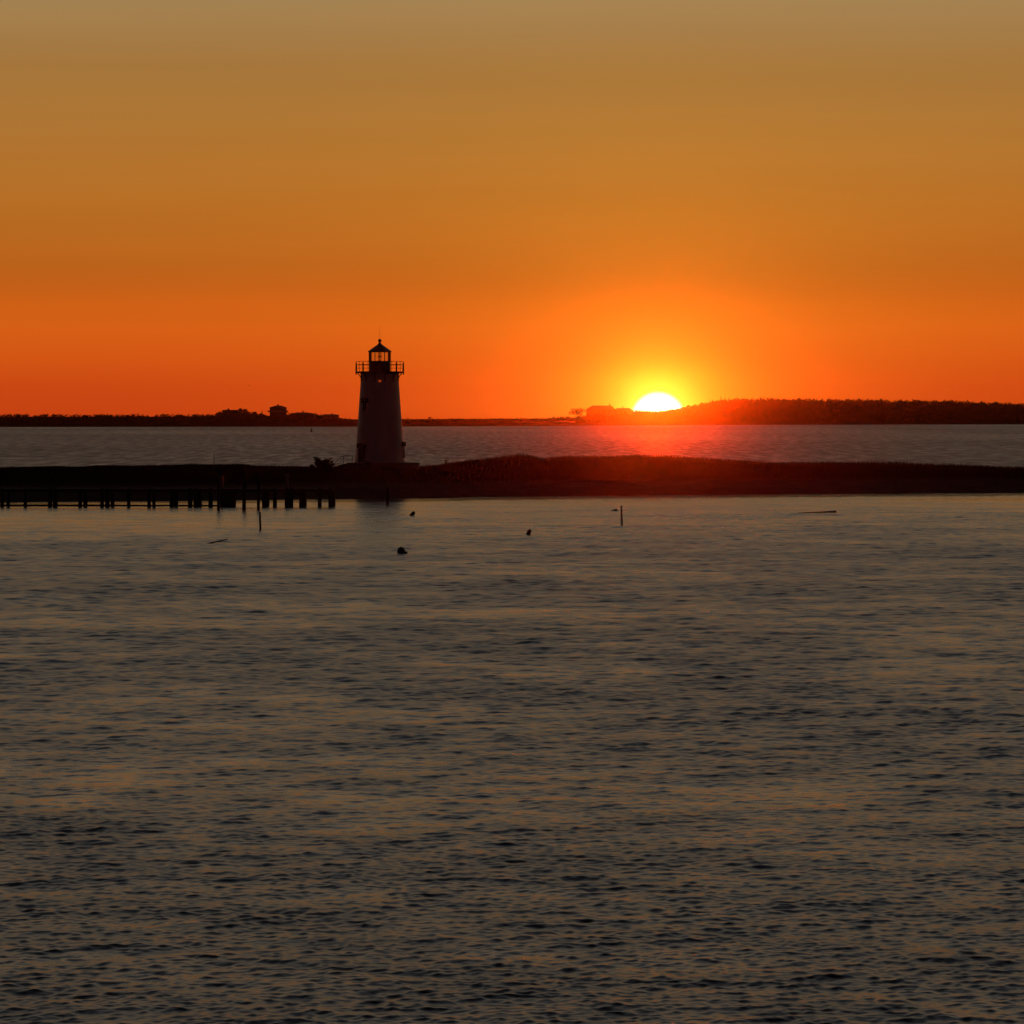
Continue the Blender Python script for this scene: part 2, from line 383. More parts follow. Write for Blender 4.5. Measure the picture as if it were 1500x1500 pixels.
for k in range(12):
    a = R(15 + 30 * k); b = MB()
    pts = [(2.5, ZT + .1), (2.32, ZT - .12), (2.12, ZT - .42), (2.08, ZT - .75)]
    for (r0, z0), (r1, z1) in zip(pts[:-1], pts[1:]):
        b.tube([(0, -r0, z0), (0, -r1, z1)], .05, 6)
    b.box((0, -2.1, ZT - .45), (.09, .1, .85)); b.box((0, -2.3, ZT + .09), (.08, .5, .06))
    o = b.build('bracket', M['black'], lh); o.rotation_euler = (0, 0, a)
for k in range(8):
    o = MB().tube([(0, 0, DK - .38), (0, 0, DK - .25), (0, 0, DK - .1), (0, 0, DK + .95), (0, 0, DK + 1.08)], [.03, .075, .085, .065, .012], 8).build('railing_post', M['black'], lh)
    a = R(45 * k); o.location = (2.57 * math.sin(a), -2.57 * math.cos(a), 0)
rail = MB()
for zz, rr in ((DK + .73, .03), (DK + 1.1, .014), (DK + .36, .014)):
    ring = [(2.57 * math.sin(R(t)), -2.57 * math.cos(R(t)), zz) for t in range(0, 361, 5)]
    rail.tube(ring, rr, 6, cap=False)
for t in range(15, 360, 15):
    if t % 45: rail.tube([(2.57 * math.sin(R(t)), -2.57 * math.cos(R(t)), DK - .02), (2.57 * math.sin(R(t)), -2.57 * math.cos(R(t)), DK + (1.1 if t % 30 == 0 else .73))], .016 if t % 30 == 0 else .008, 5)
rail.build('railing', M['black'], lh)
L0, L1 = lz(529), lz(515.6)
MB().lathe([(1.22, DK - .02), (1.22, L0 - .08), (1.27, L0 - .06), (1.27, L0), (.3, L0)], 14, a0=0).build('lantern_base', M['black'], lh)
for k in range(14):
    a = 2 * math.pi * k / 14; thick = k in (3, 4, 10, 11)
    o = MB().box((0, 0, (L0 + L1) / 2), (.06 if not thick else .09, .07, L1 - L0)).build('lantern_post', M['black'], lh)
    o.location = (1.19 * math.sin(a), -1.19 * math.cos(a), 0); o.rotation_euler = (0, 0, a)
gl = MB(); gv_ = []; gf_ = []
for zq in (L0, L1):
    for k in range(14): gv_.append((1.17 * math.sin(2 * math.pi * k / 14), -1.17 * math.cos(2 * math.pi * k / 14), zq))
for k in range(14): gf_.append((k, (k + 1) % 14, 14 + (k + 1) % 14, 14 + k))
gl.add(gv_, gf_).build('lantern_glass', M['glass'], lh)
lp = MB().lathe([(.16, L0), (.16, L0 + .08), (.03, L0 + .1), (.03, L0 + .42), (.11, L0 + .44), (.13, L0 + .5), (.11, L0 + .56), (.03, L0 + .6)], 20).build('beacon', M['iron'], lh)
MB().lathe([(.17, L0 + .1), (.19, L0 + .5), (.17, L0 + .9), (.06, L0 + .93)], 24).build('lens', M['glass'], lp)
E0 = L1
rf = MB().lathe([(1.16, E0 - .02), (1.3, E0), (1.32, E0 + .07), (1.24, E0 + .13), (.72, E0 + .5), (.3, E0 + .78), (.17, E0 + .92), (.1, E0 + 1.02)], 14).build('roof', M['black'], lh)
MB().lathe([(.1, E0 + 1.0), (.11, E0 + 1.08), (.17, E0 + 1.12), (.19, E0 + 1.2), (.19, E0 + 1.27), (.15, E0 + 1.36), (.06, E0 + 1.42)], 16).build('vent_ball', M['black'], rf, True)
MB().tube([(0, 0, E0 + 1.4), (0, 0, lz(478))], [.016, .008], 6).build('lightning_rod', M['iron'], rf)

# stone platform, its steps and the handrail
pc = Vector(((561 - 750) / F * 371.5, 371.5, 0)); g0 = spz(pc.x, pc.y)
pl = empty('stone_platform', (pc.x, pc.y, min(g0, ZY(688, 371.5)) - .3), 'broad low round granite platform under the white lighthouse', 'platform')
zt = B0 - pl.location.z
MB().lathe([(3.98, 0), (3.95, zt - .3), (3.9, zt - .22)], 56).build('drum', M['granite'], pl)
MB().lathe([(3.6, zt - .22), (4.02, zt - .215), (4.02, zt - .02), (3.98, zt), (1, zt + .002)], 56).build('coping', M['granite'], pl)
st = empty('stone_steps', (pc.x - 3.9, 371.2, pl.location.z), 'short flight of stone steps climbing to left side of the lighthouse platform', 'steps')
for k in range(4):
    MB().box((-.18 - .27 * k, 0, (zt - .16 * (k + 1)) / 2), (.27, 1.5, zt - .16 * (k + 1))).build('step', M['granite'], st)
hr = empty('handrail', P(503, 677.5, 370.2), 'thin metal handrail with two posts rising over the steps beside the lighthouse', 'handrail')
o0 = hr.location
for px, yt in ((489.5, 680), (503, 667.5), (516, 667.7)):
    p = P(px, yt, 370.2) - o0
    MB().tube([(p.x, 0, p.z), (p.x, 0, -.9 if px < 505 else -.05)], .03, 6).build('post', M['iron'], hr)
MB().tube([P(489.5, 680, 370.2) - o0, P(495, 673.5, 370.2) - o0, P(499, 669.6, 370.2) - o0, P(503, 667.6, 370.2) - o0, P(509, 667.2, 370.2) - o0, P(521.5, 668.2, 370.2) - o0], .032, 6).build('rail', M['iron'], hr)
MB().tube([P(492, 683, 370.2) - o0, P(503, 672.5, 370.2) - o0, P(521.5, 673, 370.2) - o0], .016, 6).build('rail', M['iron'], hr)

# ------------------------------------------------------------------ shrubs on the spit
def shrub(label, px, D, twigs, leafsize, nleaf, cat='shrub', name='shrub', mat='leaf'):
    base = P(px, 0, D); gz = spz(base.x, D); base.z = gz - .05
    t = empty(name, base, label, cat)
    br = MB(); pts = []
    for tx, ty, rad in twigs:
        tip = P(tx, ty, D) - base; tip.y += rng.uniform(-.5, .5)
        mid = tip * .5 + Vector((rng.uniform(-.12, .12), rng.uniform(-.1, .1), .08))
        br.tube([(tip.x * .12, tip.y * .12, 0), mid, tip], [.035, .022, .007], 5)
        for f_ in np.linspace(.35, 1.02, 9):
            c = mid * (2 * (f_ if f_ < .5 else 1 - f_)) * 1.0 if False else (Vector((tip.x * .12, tip.y * .12, 0)).lerp(mid, f_ * 2) if f_ < .5 else mid.lerp(tip, (f_ - .5) * 2))
            r = rad * (1.15 - .8 * max(f_ - .3, 0))
            pts.append(ell(c, (r, r, r * .9), max(3, int(nleaf * rad / .3))))
    br.build('branches', M['bark'], t)
    pts = np.concatenate(pts); v, f = tris(pts, leafsize); raw('foliage', v, f, M[mat], t)
    return t
shrub('ragged dark shrub with upright sprigs left of the lighthouse steps', 472, 358,
      [(460, 670.5, .16), (464, 671, .2), (466.5, 673, .25), (470, 676, .3), (474, 675, .25), (477, 674, .25), (480, 673.5, .2), (484.5, 671.5, .17), (482, 675, .25), (487, 676, .16), (489, 680, .2), (463, 677, .3), (486, 682, .3), (466, 681, .3), (478, 681, .35), (492, 685, .2)], .13, 26)
shrub('low small dark bush left of the ragged shrub by the pier', 457, 357, [(454.5, 682.5, .15), (457, 681, .16), (460, 683.5, .18), (455, 685, .2)], .11, 18)
shrub('low tufty bush at the foot of the stone steps', 497, 362, [(495, 684, .16), (499, 682.5, .2), (503, 681.5, .22), (506, 681, .18), (500, 685, .25)], .12, 18)
shrub('tiny low bush growing in front of the lighthouse base', 540, 362, [(535, 676.5, .12), (538, 675.5, .14), (542, 675.5, .12), (546, 677, .12), (541, 679, .2)], .09, 14)
shrub('thin spindly sapling alone on the dune right of the lighthouse', 653.5, 366, [(654.5, 670.5, .09), (656, 673.5, .09), (652.5, 674.5, .08), (658, 678.5, .1), (653.5, 677, .1), (651.5, 680, .09)], .1, 9, 'sapling', 'sapling')

# ------------------------------------------------------------------ pier
DP = DW(741.5)
pr = empty('pier', P(410, 741.5, DP), 'long low timber pier on many piles running in from the left', 'pier')
po = pr.location.copy(); zd = ZY(715.5, DP); zu = ZY(721.3, DP)
xl = -60.0; xr = P(488, 0, DP).x
dk = MB(); xk = xl
while xk < xr - .05:
    w_ = min(.19, xr - xk); dk.box((xk + w_ / 2 - po.x, 1.1 - po.y + DP + rng.uniform(-.02, .02), zd - .04), (w_ - .012, 2.5, .06)); xk += .2
dk.build('deck', M['plank'], pr)
bm_ = MB()
for yy in (-.05, 1.1, 2.2): bm_.box(((xl + xr) / 2 - po.x, yy, (zd - .075 + zu) / 2), (xr - xl, .14, zd - .08 - zu))
bm_.build('beam', M['wood'], pr)
piles = [484, 468.5, 441.5, 427.5, 420.5, 403, 387, 342.5, 337, 331.5, 325.6, 309, 287, 279, 252, 226, 219, 189, 158, 150, 118, 81, 74, 38, 4, -33]
for i, px in enumerate(piles):
    for row in (0, 1):
        if row and i % 2: continue
        r_ = .168 * rng.uniform(.85, 1.15) * (1.25 if 330 < px < 344 else 1); x_ = P(px, 0, DP).x - po.x + row * .12
        top = zd + rng.uniform(.0, .05) if px > 345 or px < 320 else zu + .02
        if px in (484, 468.5): top = zd + .12
        y_ = -.28 if not row else 2.45
        lean = rng.uniform(-.05, .05)
        MB().tube([(x_ - lean * .5, y_, -1.6), (x_ - lean * .2, y_, .15), (x_, y_, top)], [r_ * 1.12, r_ * 1.08, r_ * .92], 12).build('pile', M['wood'], pr)
for px0, px1 in ((463, 487), (416, 446), (328, 346)):
    x0, x1 = P(px0, 0, DP).x - po.x, P(px1, 0, DP).x - po.x
    MB().box(((x0 + x1) / 2, -.47, zu - .1), (x1 - x0, .1, .26)).build('crossbeam', M['wood'], pr)
    MB().box(((x0 + x1) / 2, 2.3, zu - .1), (x1 - x0, .1, .26)).build('crossbeam', M['wood'], pr)
MB().box(((-60 + P(344, 0, DP).x) / 2 - po.x, -.15, ZY(740.5, DP)), (P(344, 0, DP).x + 60, .12, .14)).build('low_waler', M['wood'], pr)
for px, yt in ((325, 697.5), (420.3, 696)):
    p = P(px, yt, DP + 1.2) - po
    MB().box((p.x, 1.2, (p.z + zd) / 2), (.28, .24, p.z - zd), taper=.92).box((p.x, 1.2, p.z + .02), (.3, .26, .05), taper=.7).build('pedestal', M['palepost'], pr)
for px, yb, yt, lab in ((320, 746.5, 690, 'tall mooring pole before the pier, nearest the left edge'),
                        (357.5, 746.5, 687, 'tall thick mooring pole standing before the middle of the pier'),
                        (378.5, 746, 689, 'tall slim mooring pole before the pier, beside a thin water stake')):
    D_ = DW(yb); b = P(px, yb, D_); top = ZY(yt, D_)
    r_ = .15 if px == 357.5 else .12
    o = MB().tube([(0, 0, -1.6), (0, 0, .2), (.02, 0, top * .6), (.03, 0, top - .06), (.03, 0, top)], [r_ * 1.15, r_ * 1.1, r_, r_ * .9, r_ * .6], 14).build('mooring_pole', M['wood'])
    o.location = (b.x, D_, 0); tag(o, lab, 'mooring pole', 'mooring poles along the pier')
b = P(313.5, 690, 352)
o = MB().tube([(0, 0, -.4), (0, 0, ZY(665, 352) - spz(b.x, 352))], [.035, .025], 8).build('thin_pole', M['iron']); o.location = (b.x, 352, spz(b.x, 352)); tag(o, 'thin upright pole rising above the dune at far left', 'pole')
D_ = DW(739.5); b = P(567.6, 739.5, D_)
o = MB().tube([(0, 0, -1.2), (0, 0, .1), (.02, 0, ZY(714, D_) - .05), (.02, 0, ZY(714, D_))], [.14, .13, .115, .08], 12).build('shore_piling', M['wood']); o.location = (b.x, D_, 0); tag(o, 'lone short piling at the water edge below the lighthouse', 'piling')

# ------------------------------------------------------------------ stakes, buoys, mooring spars
for px, yb, yt, lab in ((381.5, 776, 750, 'thin dark stake upright in the water in front of the pier'),
                        (911, 768, 740.5, 'thin dark stake upright in the water on the sunlit right side')):
    D_ = DW(yb); b = P(px, yb, D_); h_ = ZY(yt, D_)
    o = MB().tube([(0, 0, -1.0), (0, 0, .05), (-.03, 0, h_ * .6), (-.035, 0, h_ - .03), (-.035, 0, h_)], [.075, .075, .07, .062, .04], 10).build('water_stake', M['stake']); o.location = (b.x, D_, 0); tag(o, lab, 'stake', 'stakes in the near water')
def buoy(label, px, yb, prof, tilt, yaw, mat, name='mooring_buoy', group='mooring buoys afloat'):
    D_ = DW(yb); b = P(px, yb, D_)
    t = empty(name, (b.x, D_, 0), label, 'buoy', group)
    rot = Matrix.Rotation(yaw, 3, 'Z') @ Matrix.Rotation(tilt, 3, 'Y')
    MB().lathe(prof, 20, rot=rot).build('float', mat, t, True)
    return t, rot
def caps(r, h, b=-.12): return [(r * .35, b), (r * .85, b + r * .3), (r, b + r * .8), (r, h - r * .8), (r * .86, h - r * .34), (r * .5, h - r * .07), (r * .1, h)]
t, rot = buoy('small dark barrel buoy tilted right, nearest the lighthouse reflection', 602, 755.5, caps(.15, .42), .75, 0, M['buoydark'])
MB().tube([rot @ Vector((0, 0, .4)), rot @ Vector((0, 0, .46))], .03, 8).build('ring', M['iron'], t)
t, rot = buoy('small dark egg buoy leaning right in mid water right of center', 773.6, 783, caps(.14, .36), .35, 0, M['buoydark'])
MB().tube([rot @ Vector((0, 0, .34)), rot @ Vector((0, 0, .4))], .025, 8).build('ring', M['iron'], t)
t, rot = buoy('largest round buoy, dark ball floating nearest to the viewer', 587.3, 811, [(.08, -.1), (.18, -.05), (.225, .06), (.235, .15), (.215, .26), (.16, .345), (.08, .39), (.02, .4)], .08, 0, M['buoy'])
MB().lathe([(.03, -.05), (.085, -.01), (.1, .06), (.08, .12), (.02, .14)], 14, c=(.29, -.05, 0)).build('pickup_float', M['buoydark'], t, True)
t, rot = buoy('flat cone buoy lying on its side beside the right stake', 898.5, 748.5, [(.03, -.28), (.05, -.26), (.13, .1), (.16, .24), (.14, .31), (.06, .34)], 1.45, 0, M['buoydark'])
MB().tube([rot @ Vector((0, 0, .33)), rot @ Vector((0, 0, .4))], .03, 8).build('ring', M['iron'], t)
t, rot = buoy('faint channel buoy far out on the bay near the far shore', 456, 632.5, [(.55, -.3), (.6, .2), (.55, .5), (.3, .7), (.22, 1.5), (.3, 1.7), (.1, 2.0)], .05, 0, M['buoydark'], 'channel_buoy', None)
def spar(label, p0, p1, r0, r1, group=None):
    a, b = Vector(p0), Vector(p1)
    o = MB().tube([a - a, (b - a) * .4, (b - a) * .97, b - a], [r0, (r0 + r1) / 2, r1, r1 * .5], 10).build('mooring_spar', M['stake']); o.location = a
    tag(o, label, 'mooring spar', group)
D_ = DW(796)
spar('long spar slanting up out of the water at the left edge', P(300, 797.5, D_), P(333.5, 789.7, D_), .055, .03, 'spars lying in the water')
D_ = DW(752.5)
spar('long tapered spar lying nearly flat at the right edge', P(1225, 749.5, D_), P(1167, 751.4, D_), .09, .025, 'spars lying in the water')
for px, dx, lab in ((1131, .5, 'tiny stubby stick in the shallows off the right beach, left one'), (1165.2, 1.6, 'tiny slanted stick in the shallows off the right beach, right one')):
    D_ = DW(728); a = P(px, 731, D_); b = P(px + dx, 724.6, D_)
    spar(lab, a, b, .05, .035, 'sticks off the right beach')

# ------------------------------------------------------------------ far shore
PF = [-600, -300, 0, 309, 600, 830, 1000, 1190, 1500, 1800, 2200]
YF = [626, 625.8, 625.5, 625.2, 624.8, 623.8, 622.7, 622.2, 621.6, 621.4, 621.2]
DF = [DW(y) for y in YF]; XF = [(p - 750) / F * d for p, d in zip(PF, DF)]
def fshore(x): return np.interp(x, XF, DF)
PG = [-600, -300, 0, 150, 250, 309, 340, 365, 390, 420, 450, 480, 498, 520, 600, 700, 800, 840, 860, 905, 930, 961, 985, 1000, 1030, 1060, 1100, 1190, 1350, 1500, 1700, 2200]
YG = [612, 612, 611, 610.5, 610.5, 609.5, 605.5, 606, 609.5, 608, 607, 609.5, 613.5, 614.5, 614.3, 613.7, 613.3, 612, 610.5, 606, 602.5, 604, 601, 599.5, 596.5, 593.5, 593, 592.5, 594, 598, 603, 608]
def fcrest(x):
    d = fshore(x) + 90
    return H - (np.interp(x / d * F + 750, PG, YG) - YH) * d / F
def far_z(x, y):
    d = y - fshore(x); cz = fcrest(x)
    bank = np.where(d < 0, d * .05, np.minimum(d * .35, 2.4))
    t = np.clip((d - 6) / 84, 0, 1); t = t * t * (3 - 2 * t)
    z = bank + np.maximum(cz - 2.4, 0) * t
    b = np.clip((d - 140) / 200, 0, 1)
    return z * (1 - .75 * b) + (d > 8) * (.5 * (vnoise(x / 9, y / 9, 41) - .5) + .25 * (vnoise(x / 3, y / 3, 42) - .5))
gx = np.linspace(-760, 900, 560); gv = np.concatenate([np.linspace(-12, 20, 24), np.linspace(24, 180, 40), np.linspace(190, 380, 12)])
GX, GV = np.meshgrid(gx, gv); GY = fshore(GX) + GV
V = np.stack([GX, GY, np.maximum(far_z(GX, GY), -.6)], -1).reshape(-1, 3)
nr, nc = GX.shape; i, j = np.meshgrid(np.arange(nr - 1), np.arange(nc - 1), indexing='ij'); q = (i * nc + j).ravel()
fs_ = raw('far_shore', V, np.stack([q, q + 1, q + nc + 1, q + nc], -1), M['farland'], smooth=True); fs_['kind'] = 'structure'
def fz(x, y): return float(far_z(np.array([float(x)]), np.array([float(y)]))[0])
# pale strip of beach under the low land
x0, x1 = P(757, 0, 2750).x, P(842, 0, 2750).x
xs = np.linspace(x0, x1, 40); ys = fshore(xs)
zc = np.array([fz(a_, b_ + 14) for a_, b_ in zip(xs, ys)])
V = np.concatenate([np.stack([xs, ys + 12 + 2 * np.sin(xs), zc + .3], -1), np.stack([xs, ys + 17 + 3 * np.sin(xs * .6), zc + 1.35 + .3 * np.sin(xs * .35)], -1)])
k = np.arange(39); bs_ = raw('far_beach', V, np.stack([k, k + 1, k + 41, k + 40], -1), M['farsand']); bs_['kind'] = 'structure'

def px_far(px, off=60.0):
    d = 2600.0
    for _ in range(6): d = float(fshore((px - 750) / F * d)) + off
    return d
# low scrub along the whole far bank
def scrub(n, pmin, pmax, o0_, o1_, hfun, size, per, name, mat):
    pts = []; sz = []
    for _ in range(n):
        px = rng.uniform(pmin, pmax); off = rng.uniform(o0_, o1_); d = px_far(px, off); x_ = (px - 750) / F * d
        hh = hfun(px) * rng.uniform(.5, 1.15)
        if hh < .15: continue
        rr = hh * rng.uniform(.7, 1.3); gz = fz(x_, d)
        p = ell((x_, d, gz + hh * .45), (rr, rr, hh * .55), per); pts.append(p); sz.append(np.full(per, size * (.6 + .4 * hh)))
    v, f = tris(np.concatenate(pts), np.concatenate(sz)); o = raw(name, v, f, M[mat]); o['kind'] = 'stuff'
def h_low(px): return float(np.interp(px, [-300, 0, 250, 300, 320, 345, 365, 385, 395, 440, 480, 497, 505, 590, 800, 815, 840, 860, 905, 925, 945, 985, 1000, 1030], [2.0, 2.2, 2.0, 1.5, 2.2, 2.0, 1.8, 1.2, 1.8, 1.6, 1.2, .5, .35, .35, .3, .8, 1.4, 2, 2.6, 1.7, .9, .9, 1.6, 2.2]))
scrub(1500, -250, 1035, 20, 110, h_low, .55, 26, 'far_scrub', 'farleaf')
def h_wood(px): return float(np.interp(px, [995, 1015, 1040, 1060, 1100, 1190, 1400, 1600, 1750], [1.5, 2.6, 4.2, 5.4, 5.2, 5.0, 5.0, 4.5, 3]))
scrub(1500, 1000, 1720, 8, 120, h_wood, .5, 60, 'far_wood', 'farleaf')

def tree(label, px, ytop, hw, ybase=None, kind='round', off=70, group='trees on the far shore', n=420, dens=1.0):
    d = px_far(px, off); s1 = d / F; x_ = (px - 750) * s1; gz = fz(x_, d); zt_ = ZY(ytop, d); h = max(zt_ - gz, 1.2); w_ = hw * s1
    t = empty('tree', (x_, d, gz - .1), label, 'tree', group)
    tk = MB(); nl = 5
    top = h * (.9 if kind == 'cone' else .7)
    tk.tube([(0, 0, 0), (.08, 0, top * .5), (0, .05, top)], [.035 * h, .026 * h, .008 * h], 7)
    tips = []
    for i in range(nl if kind != 'bare' else 16):
        a = 2.4 * i + rng.uniform(-.4, .4); f_ = rng.uniform(.35, .75)
        tip = Vector((math.cos(a) * w_ * rng.uniform(.5, .9), math.sin(a) * w_ * .6, h * (f_ + rng.uniform(.1, .28))))
        if kind != 'cone': tk.tube([(0, 0, h * f_ * .7), tip * .55 + Vector((0, 0, h * f_ * .32)), tip], [.018 * h, .012 * h, .005 * h], 5)
        tips.append(tip)
    tk.build('trunk', M['bark'], t)
    pts = []
    if kind == 'cone':
        for zf in np.linspace(.12, 1.0, 12):
            r_ = w_ * (1.02 - zf) * rng.uniform(.8, 1.15)
            pts.append(ell((0, 0, h * zf), (r_ + .05, r_ + .05, h * .06), int(n / 12)))
    elif kind == 'bare':
        for tip in tips: pts.append(ell(tip, (w_ * .25, w_ * .25, h * .12), int(n / 16)))
    else:
        nb = 9 if kind == 'round' else 8
        for i in range(nb):
            a = 2.4 * i; rr = w_ * math.sqrt((i + .4) / nb) * .72
            zz_ = h * (.78 - .34 * ((i + .3) / nb) ** 1.3 + rng.uniform(-.07, .07)) if kind == 'round' else h * (.62 + rng.uniform(-.3, .22))
            rad = w_ * rng.uniform(.26, .42)
            c = (math.cos(a) * rr, math.sin(a) * rr * .7, zz_)
            pts.append(ell(c, (rad, rad, min(rad * .8, h * .2)), int(n / nb)))
    pts = np.concatenate(pts)
    sz = (.16 if kind == 'bare' else .3 if kind == 'cone' else .42) * dens * (.55 + .09 * h)
    v, f = tris(pts, sz); raw('crown', v, f, M['farleaf' if kind != 'bare' else 'twig'], t)
tree('low reddish bare bush at the left end of the far houses', 312.5, 606.3, 3.5, kind='bare', n=200)
tree('rounded tree touching the left wall of the flat-roofed far house', 321, 602.4, 6.5, off=55, n=600)
tree('rounded tree before the left half of the flat-roofed far house', 334, 597.7, 6.0, off=56, n=700)
tree('lower rounded tree before the right half of the flat-roofed far house', 344, 599.4, 5.2, off=56, n=600)
tree('taller round tree just right of the flat-roofed far house', 352, 596.9, 5.2, off=65, n=650)
tree('round tree, right half of the pair beside the flat-roofed far house', 359, 597.3, 4.4, off=62, n=600)
tree('low tree right below the pair beside the flat-roofed far house', 365.5, 604, 3.6, off=50)
tree('small round tree alone between the flat-roofed house and hip-roofed house', 373.5, 601.8, 4.0, off=60, n=500)
tree('small pointed evergreen just left of the tall hip-roofed far house', 383.7, 602.2, 3.0, kind='cone', off=60)
tree('low tree against the right wall of the tall hip-roofed far house', 425.5, 605.3, 3.4, off=45)
tree('small pointed tree between the long low far house and the end cottage', 462.5, 604.3, 2.8, kind='cone', off=60)
tree('faint bare bush just left of the end cottage on far shore', 471, 605.2, 3.6, kind='bare', n=220, off=60)
tree('low bare bush on flat far shore just right of the tower', 597, 611.3, 4.5, kind='bare', n=200, off=80)
tree('small leaning tree alone on the flat far shore right of the tower', 629.5, 610.2, 3.4, off=80, kind='spread', n=240)
tree('small round bush on the flat far shore left of the spreading tree', 810.5, 610.0, 2.2, off=80, n=160)
tree('bush next left of the spreading tree on the far shore', 822.5, 610.4, 2.6, off=80, n=160)
tree('wide spreading tree with gaps left of the gabled house near the sun', 845.5, 595.6, 15.5, kind='spread', off=85, n=1100, dens=1.0)
tree('thin small bare tree between the gabled house and the sun', 911.5, 593.6, 4.0, kind='bare', off=88, n=190)
tree('bright-rimmed small tree right against the left edge of the sun', 920.5, 595.0, 4.0, kind='spread', off=88, n=240, dens=.8)
tree('shrubby tree on the hill slope just right of the sun', 1008.5, 592.4, 4, off=95)
tree('bushy tree halfway up the hill slope right of the sun', 1028, 588.4, 4, off=95)
tree('bare bush near the top of the slope right of the sun', 1041, 584.5, 5, kind='bare', off=95, n=260)
tree('tallest pointed evergreen at the left brow of the wooded hill', 1056, 581.4, 2.6, kind='cone', off=95)
tree('second pointed evergreen on the left brow of the wooded hill', 1062, 581.9, 2.2, kind='cone', off=95)
tree('pointed evergreen, rightmost of three on the brow of the wooded hill', 1068, 582.6, 2.3, kind='cone', off=95)
tree('rounded tree standing up on the wooded hill right of the evergreens', 1082, 582.8, 5, off=95)
tree('broad round tree beside a dip in the wooded hilltop', 1093, 582.9, 5.5, off=95)
tree('bare-branched twiggy tree standing above the wooded hilltop', 1118, 580.8, 7, kind='bare', off=95, n=420)
tree('small dark pointed crown on the hilltop left of the last bare tree', 1170.5, 581.2, 3.6, off=95)
tree('faint bare tree at the right end of the visible hilltop', 1183, 581.8, 5.5, kind='bare', off=95, n=300)

# far houses
def house(name, label, pxl, pxr, yeave, yridge, D, ybase=615, depth=9.0, rl=.25, rr=.25, chim=(), overhang=.4, porch=None, cupola=None, wins=5):
    s1 = D / F; x0 = (pxl - 750) * s1; x1 = (pxr - 750) * s1; cx = (x0 + x1) / 2; w_ = x1 - x0
    gz = fz(cx, D) - 1.0; ze = ZY(yeave, D) - gz; zr = ZY(yridge, D) - gz
    t = empty(name, (cx, D, gz), label, 'house')
    MB().box((0, 0, ze / 2), (w_ - 2 * overhang, depth, ze)).build('wall', M['shingle'], t)
    hx, hy = w_ / 2, depth / 2 + overhang
    r0, r1 = -hx + w_ * rl, hx - w_ * rr
    b = MB().add([(-hx, -hy, ze), (hx, -hy, ze), (hx, hy, ze), (-hx, hy, ze), (-hx, -hy, ze + .2), (hx, -hy, ze + .2), (hx, hy, ze + .2), (-hx, hy, ze + .2), (r0, -.05, zr), (r1, -.05, zr), (r1, .05, zr), (r0, .05, zr)],
                 [(3, 2, 1, 0), (0, 1, 5, 4), (1, 2, 6, 5), (2, 3, 7, 6), (3, 0, 4, 7), (4, 5, 9, 8), (5, 6, 10, 9), (6, 7, 11, 10), (7, 4, 8, 11), (8, 9, 10, 11)])
    rf_ = b.build('roof', M['roof'], t)
    for px, yt in chim:
        xx = (px - 750) * s1 - cx; zz_ = ZY(yt, D) - gz
        MB().box((xx, .4, (zz_ + zr - 1.2) / 2), (.9, .8, zz_ - zr + 1.2)).box((xx, .4, zz_), (1.05, .95, .16)).build('chimney', M['brick'], rf_)
    if cupola:
        xx = (cupola[0] - 750) * s1 - cx; zz_ = ZY(cupola[1], D) - gz
        MB().box((xx, 0, (zz_ + zr) / 2 - .2), (1.3, 1.3, zz_ - zr + .4)).box((xx, 0, zz_ + .08), (1.7, 1.7, .25), taper=.2).build('cupola', M['shingle'], rf_)
    if porch:
        a_, b_, y0_, y1_ = porch; xa = (a_ - 750) * s1 - cx; xb = (b_ - 750) * s1 - cx
        z0_, z1_ = ZY(y1_, D) - gz, ZY(y0_, D) - gz
        MB().box(((xa + xb) / 2, -.6, (z0_ + z1_) / 2), (xb - xa, depth + 2.4, .35)).box(((xa + xb) / 2, -depth / 2 - 1.7, z1_ - .1), (xb - xa, .12, .9)).build('balcony', M['trim'], t)
    for i in range(wins):
        xx = -w_ / 2 + overhang + (w_ - 2 * overhang) * (i + .5) / wins
        fr = MB().box((xx, -depth / 2 - .03, ze - 1.7), (1.0, .1, 1.5)).build('window', M['trim'], t)
        MB().box((xx, -depth / 2 - .09, ze - 1.7), (.8, .03, 1.3)).build('pane', M['black'], fr)
DL = px_far(400, 62)
house('far_house', 'wide flat-roofed dark house among trees at left on the far shore', 325.5, 349, 601.2, 600.4, px_far(336, 72), rl=.06, rr=.06, chim=((334.5, 598.3),))
house('far_house', 'tall hip-roofed house with balcony and roof cupola on far left shore', 395, 420, 597.4, 594.2, DL, rl=.33, rr=.3, porch=(393, 423, 602.2, 604.2), cupola=(407.3, 592.6), depth=11, wins=4)
house('far_house', 'long low house with one chimney right of the hip-roofed house', 428, 461, 606.3, 604, px_far(445, 60), rl=.2, rr=.34, chim=((443.7, 601.7),))
house('far_house', 'small end cottage with chimney at the right of the far left group', 474, 497, 608.3, 606.7, px_far(486, 62), rl=.1, rr=.25, chim=((486.3, 605.4),), wins=3)
house('far_house', 'large gabled house with chimney silhouetted left of the setting sun', 858, 902, 600.5, 594, px_far(880, 86), rl=.22, rr=.15, chim=((893, 591.4),), depth=12)
house('far_house', 'small shed roof beside the gabled house toward the sun', 900, 926, 601, 597.8, px_far(913, 80), rl=.12, rr=.2, wins=3, depth=7)

